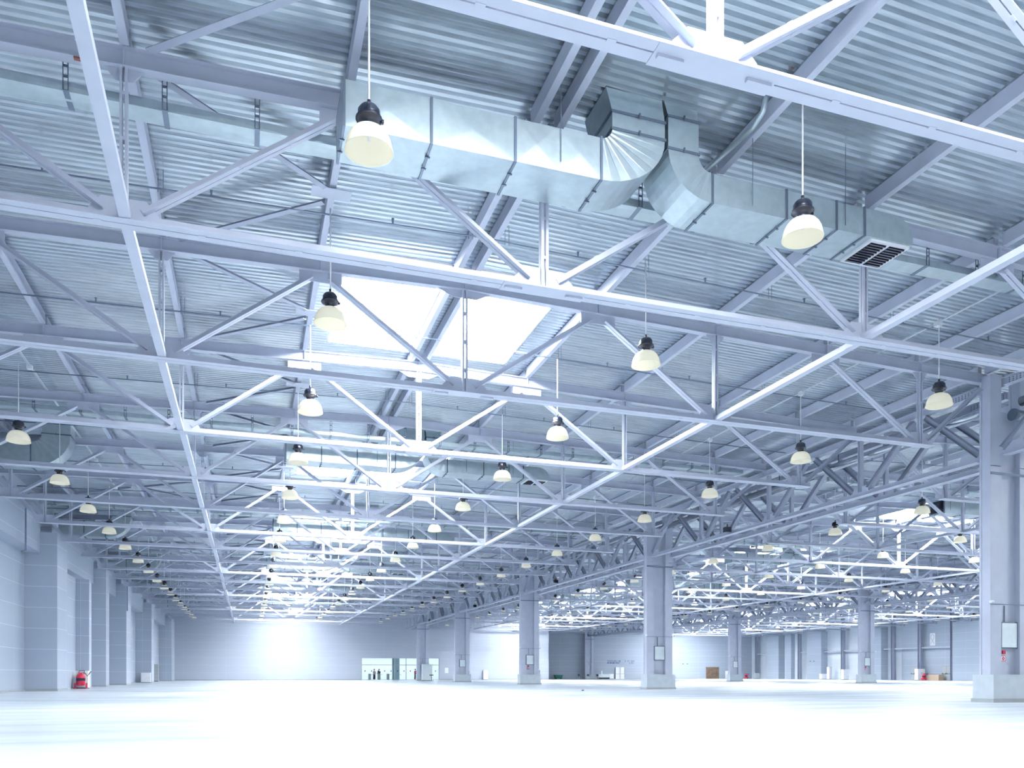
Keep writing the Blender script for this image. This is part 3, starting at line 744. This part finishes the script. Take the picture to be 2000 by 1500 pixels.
lettering(66.2, 3.35, 'xxxxxxxxxxxx xxx', .18, 'upper long line of dark wall lettering above the white double door')
lettering(66.2, 2.98, 'xx xxxxxx xxxxx', .18, 'lower long line of dark wall lettering above the white double door')
lettering(70.0, 3.35, 'x xx xxx', .26, 'upper short group of spaced wall letters above the white double door')
lettering(70.9, 2.98, 'xxx', .38, 'lower group of three wall letters above the white double door')
# green exit markers
for n, (x, y, z, rz) in enumerate(((82.8, 141.5, 3.0, 0), (83.8, 141.5, 3.0, 0), (97.52, 121.6, 3.3, 1), (97.52, 120.6, 3.3, 1))):
    m = MB(); m.box(-.14, .14, -.03, 0, -.07, .07) if not rz else m.box(-.03, 0, -.14, .14, -.07, .07)
    tag(m.build('exit_marker', 'green', None, loc=(x, y, z)), ('left of two', 'right of two', 'left of two', 'right of two')[n] + ' small green markers ' + ('on the recessed end wall' if n < 2 else 'on a grey right wall pier'), 'exit sign')
# white sign on right wall
s = empty('wall_sign', (98.86, 95.4, CH+5.3), 'white portrait sign with a looped ribbon emblem, high on the right wall', 'sign', rz=-PI/2)
MB().box(-.5, .5, -.03, 0, -.95, .95).build('sign_panel', 'white', s)
loop = [(.28*math.sin(t)*1.0, -.05, .35+.38*math.cos(t)) for t in [PI*(.84)-2*PI*.84*k/20 for k in range(21)]]
MB().tube([(.3, -.05, -.7)]+[(-p[0], p[1], p[2]) for p in loop]+[(-.3, -.05, -.7)], .03, 6).build('ribbon_emblem', 'plinth', s)

def cabinet(x, y, w_, d, h, lab, mat='white', rz=0, name='cabinet'):
    e = empty(name, (x, y, 0), lab, 'cabinet', rz=rz)
    MB().box(-w_/2, w_/2, 0, d, .06, h).build('body', mat, e)
    MB().box(-w_/2+.03, w_/2-.03, -.02, 0, .1, h-.04).build('door', mat, e)
    MB().box(-w_/2+.02, w_/2-.02, .03, d-.03, 0, .06).build('foot', 'black', e)
def extinguisher(x, y, lab, rz=0, s=1.0):
    e = empty('wheeled_extinguisher', (x, y, 0), lab, 'fire extinguisher', rz=rz); e.scale = (s, s, s)
    MB().lathe([(0,.2),(.2,.2),(.26,.26),(.26,.78),(.2,.92),(.08,.98),(.06,1.04),(0,1.04)], 20).build('tank', 'red', e, True)
    MB().lathe([(.265,.5),(.268,.5),(.268,.68),(.265,.68)], 20).build('tank_band', 'black', e)
    for sx in (-1, 1):
        MB().tube([(sx*.30, .05, .19), (sx*.36, .05, .19)], .19, 16).build('wheel', 'red', e)
    MB().tube([(-.15, .2, .9), (-.15, .42, 1.15), (.15, .42, 1.15), (.15, .2, .9)], .02, 6).build('handle', 'black', e)
    MB().tube([(.06, -.05, 1.02), (.28, -.16, 1.0), (.42, -.18, .8), (.5, -.1, .95), (.62, -.1, 1.12)], .025, 6).build('hose', 'black', e)
extinguisher(-10.2, 57.3, 'red wheeled fire extinguisher by the left wall piers')
cabinet(-10.3, 57.75, .9, .5, 1.15, 'white cabinet behind the red extinguisher at the left wall')
cabinet(-10.5, 94.2, .95, .5, 1.1, 'white low cabinet against the fourth left pier')
cabinet(-11.2, 110.0, .8, .5, 2.2, 'tall grey cabinet in the recess of the left wall', 'door')
cabinet(37.8, 128.6, .75, .5, 1.6, 'white upright cabinet on the end wall right of the lobby')
cabinet(97.0, 136.8, 1.2, .5, 1.15, 'low grey cabinet near the far right corner', 'plinth')
cabinet(97.5, 117.7, 1.4, .6, 1.0, 'low white counter beside a right wall pier', 'white')
cabinet(97.3, 116.0, .6, .6, 2.2, 'tall white cupboard beside the low counter on the right wall')
cabinet(97.0, 111.8, 1.1, .6, 1.75, 'white appliance in front of the third right wall post')
cabinet(97.4, 96.1, 1.4, .6, 1.75, 'white cabinet with red marks between the exit doors')
extinguisher(96.9, 95.1, 'red wheeled extinguisher between the exit doors on the right wall')
extinguisher(94.9, 137.6, 'red wheeled extinguisher near the far right corner')
cabinet(92.6, 139.8, 1.6, .5, 1.6, 'white cabinet near the far right corner beside a red extinguisher')
b = MB().box(-.5, .5, -1.1, 1.1, 0, .85); tag(b.build('wooden_crate', 'brown', None, loc=(97.9, 94.0, 0)), 'long brown chipboard crate on the floor by the right exit door', 'crate')
e = empty('green_bin', (55.6, 140.6, 0), 'dark green storage bin at the foot of the recessed wall', 'bin')
MB().poly([(-.62, .1), (.62, .1), (.75, .72), (-.75, .72)], 'y', -.4, .4).build('body', 'green', e); MB().box(-.8, .8, -.45, .45, .72, .8).build('lid', 'green', e); MB().box(-.6, -.4, -.3, .3, 0, .1).box(.4, .6, -.3, .3, 0, .1).build('foot', 'black', e)
# chairs and table before the recessed wall
def chair(x, y, rz, lab):
    e = empty('chair', (x, y, 0), lab, 'chair', 'dark chairs by the far column', rz)
    MB().box(-.23, .23, -.22, .22, .43, .48).build('seat', 'black', e); MB().box(-.22, .22, .20, .24, .6, .92).build('backrest', 'black', e)
    for a in (-1, 1):
        for b_ in (-1, 1): MB().tube([(a*.2, b_*.2, .43), (a*.24, b_*.24, 0)], .015, 6).build('leg', 'white', e)
        MB().tube([(a*.2, .22, .45), (a*.2, .22, .65)], .014, 6).build('back_frame', 'white', e)
    return e
for n, (x, rz) in enumerate(((59.2, .5), (61.0, 0), (62.8, -.5))): chair(x, 138.8, rz, ('left', 'middle', 'right')[n] + ' dark chair of the three beside the last far column')
e = empty('counter_table', (64.6, 139.8, 0), 'low white counter table right of the dark chairs', 'table')
MB().box(-1.2, 1.2, -.35, .35, .3, .95).build('body', 'board', e); MB().box(-1.1, 1.1, -.3, .3, 0, .3).build('shadow_base', 'black', e); MB().box(-.6, -.3, -.12, .12, .95, 1.6).build('monitor', 'white', e)  # black base block stands in for the shadow under the counter
cabinet(66.6, 140.4, .8, .5, .98, 'small white box cabinet left of the white double door')
tag(MB().box(-.3, .3, 0, .05, 0, .9).build('notice_board', 'white', None, loc=(31.2, 129.14, 1.1)), 'small white notice board right of the lobby glazing', 'board')
# small fittings on left wall
tag(MB().tube([(0,0,0),(0,0,-2.1),(-.2,0,-2.2)], .04, 8).build('drain_pipe', 'thin', None, loc=(-10.55, 45.5, CH+8.3)), 'grey vertical pipe hanging at the left edge bulkhead', 'pipe')
tag(MB().tube([(0,0,0),(0,0,-2.6)], .05, 8).build('drain_pipe', 'thin', None, loc=(-9.8, 75.0, CH+8.0)), 'grey pipe at the third left pier top', 'pipe')
# bit of litter on the floor
tag(MB().lathe([(0,0),(.06,0),(.09,.03),(.03,.06),(0,.06)], 10).build('litter', 'navy', None, loc=(17.9, 41.5, 0)), 'small dark scrap lying on the pale floor', 'litter')

# ------------------------------------------------------------------ lobby glazing and people
e = empty('window_1', ((LX0+LX1)/2, 129.3, 0), 'glazed lobby front in the end wall', 'window'); e['kind'] = 'structure'
hw = (LX1-LX0)/2; m = MB()
for x in (-hw+.05, -1.05, -.05+.9, 2.9, hw-.05): m.box(x-.06, x+.06, -.05, .05, 0, LH)
m.box(-hw, hw, -.05, .05, 2.38, 2.5); m.box(-hw, hw, -.05, .05, LH-.08, LH); m.box(-hw, hw, -.05, .05, 0, .06)
m.build('glazing_frame', 'plinth', e)
MB().box(-1.4, -.2, .15, .2, .02, LH-.1).build('tinted_panel', 'duct', e)
MB().box(-hw+.05, hw-.05, -.008, .008, .06, LH-.08).build('glass_pane', 'glass', e)
for n in range(12):
    x = -hw+.6+n*1.05
    MB().tube([(x, -.03, 1.45), (x, -.012, 1.45)], .10, 12).build('round_marker', 'blue', e)
for n, x in enumerate((19.0, 20.5, 22.0, 23.6)):
    t = empty('turnstile', (x-.2, 131.2, 0), '%s grey turnstile from the left inside the lobby' % ORD[n], 'turnstile', 'lobby turnstiles')
    MB().box(-.16, .16, -.5, .5, 0, 1.0).build('body', 'door', t); MB().tube([(.16, 0, .85), (.6, 0, .85)], .02, 6).build('arm', 'dark_metal', t)
def person(x, y, rz, top, legs, lab, lean=0):
    e = empty('person', (x, y, 0), lab, 'person', rz=rz)
    V = [(0,0,.95),(0,-.01-lean*.3,1.15),(0,-lean,1.42),(0,-lean*1.1,1.52),(.1,0,.92),(.11,-.02,.5),(.11,.03,.08),(.11,-.12,.04),(-.1,0,.92),(-.11,.02,.5),(-.12,.06,.08),(-.12,-.09,.04),
         (.18,-lean,1.42),(.24,-lean-.02,1.15),(.2,-lean-.18,.98),(-.18,-lean,1.42),(-.25,-lean-.02,1.16),(-.22,-lean-.16,.98),(0,-lean*1.15-.01,1.62),(0,-lean*1.2-.01,1.74)]
    E_ = [(0,1),(1,2),(2,3),(0,4),(4,5),(5,6),(6,7),(0,8),(8,9),(9,10),(10,11),(2,12),(12,13),(13,14),(2,15),(15,16),(16,17),(3,18),(18,19)]
    R = [.13,.13,.13,.055,.09,.065,.045,.04,.09,.065,.045,.04,.06,.045,.035,.06,.045,.035,.095,.075]
    me = bpy.data.meshes.new('body'); me.from_pydata(V, E_, []); o = bpy.data.objects.new('body', me); COL.objects.link(o); o.parent = e
    for mt in ('skin', legs, top): me.materials.append(M[mt])
    md = o.modifiers.new('skin', 'SKIN'); 
    for i, r in enumerate(R): me.skin_vertices[0].data[i].radius = (r, r*.8 if i < 3 else r)
    me.skin_vertices[0].data[0].use_root = True
    o.modifiers.new('sub', 'SUBSURF').levels = 1; o.modifiers['sub'].render_levels = 2
    c = MB(); c.lathe([(.165,.98),(.17,1.05),(.165,1.2),(.18,1.38),(.12,1.48),(.07,1.51)], 14); ob = c.build('jacket', top, e, True); ob.location = (0, -lean*.6, 0)
    for s in (-1, 1):
        MB().tube([(s*.10,0,.98), (s*.11,0,.5), (s*.115,.04,.1)], .095, 10).build('trouser_leg', legs, e, True)
        MB().tube([(s*.18,-lean,1.42), (s*.25,-lean-.02,1.15), (s*.21,-lean-.17,1.0)], .062, 8).build('sleeve', top, e, True)
    MB().lathe([(.0,1.845),(.07,1.83),(.108,1.76),(.108,1.68),(.09,1.66)], 12).build('hair', 'hair', e, True).location = (0, -lean*1.15+.02, -.03)
person(26.2, 130.6, 1.2, 'red', 'navy', 'person in a red jacket standing in the lobby doorway', .04)
person(19.75, 132.4, .4, 'grey_cloth', 'navy', 'person in a pale top behind the left turnstiles')
person(20.55, 132.2, -.8, 'navy', 'grey_cloth', 'person in a dark top beside the second turnstile', .08)
# reception desk at the last near column
cabinet(24.9, 115.1, 1.5, .5, 2.4, 'tall pale cabinet at the foot of the fifth near column', 'board')
b = empty('stool', (25.3, 114.1, 0), 'brown padded swivel stool before the pale cabinet at the fifth column', 'stool')
MB().lathe([(0,.72),(.3,.72),(.32,.78),(.3,.86),(0,.88)], 16).build('seat', 'dim', b, True); MB().tube([(0,0,.05),(0,0,.72)], .03, 8).build('stem', 'black', b); MB().lathe([(0,0),(.28,0),(.28,.03),(0,.06)], 16).build('base', 'black', b)
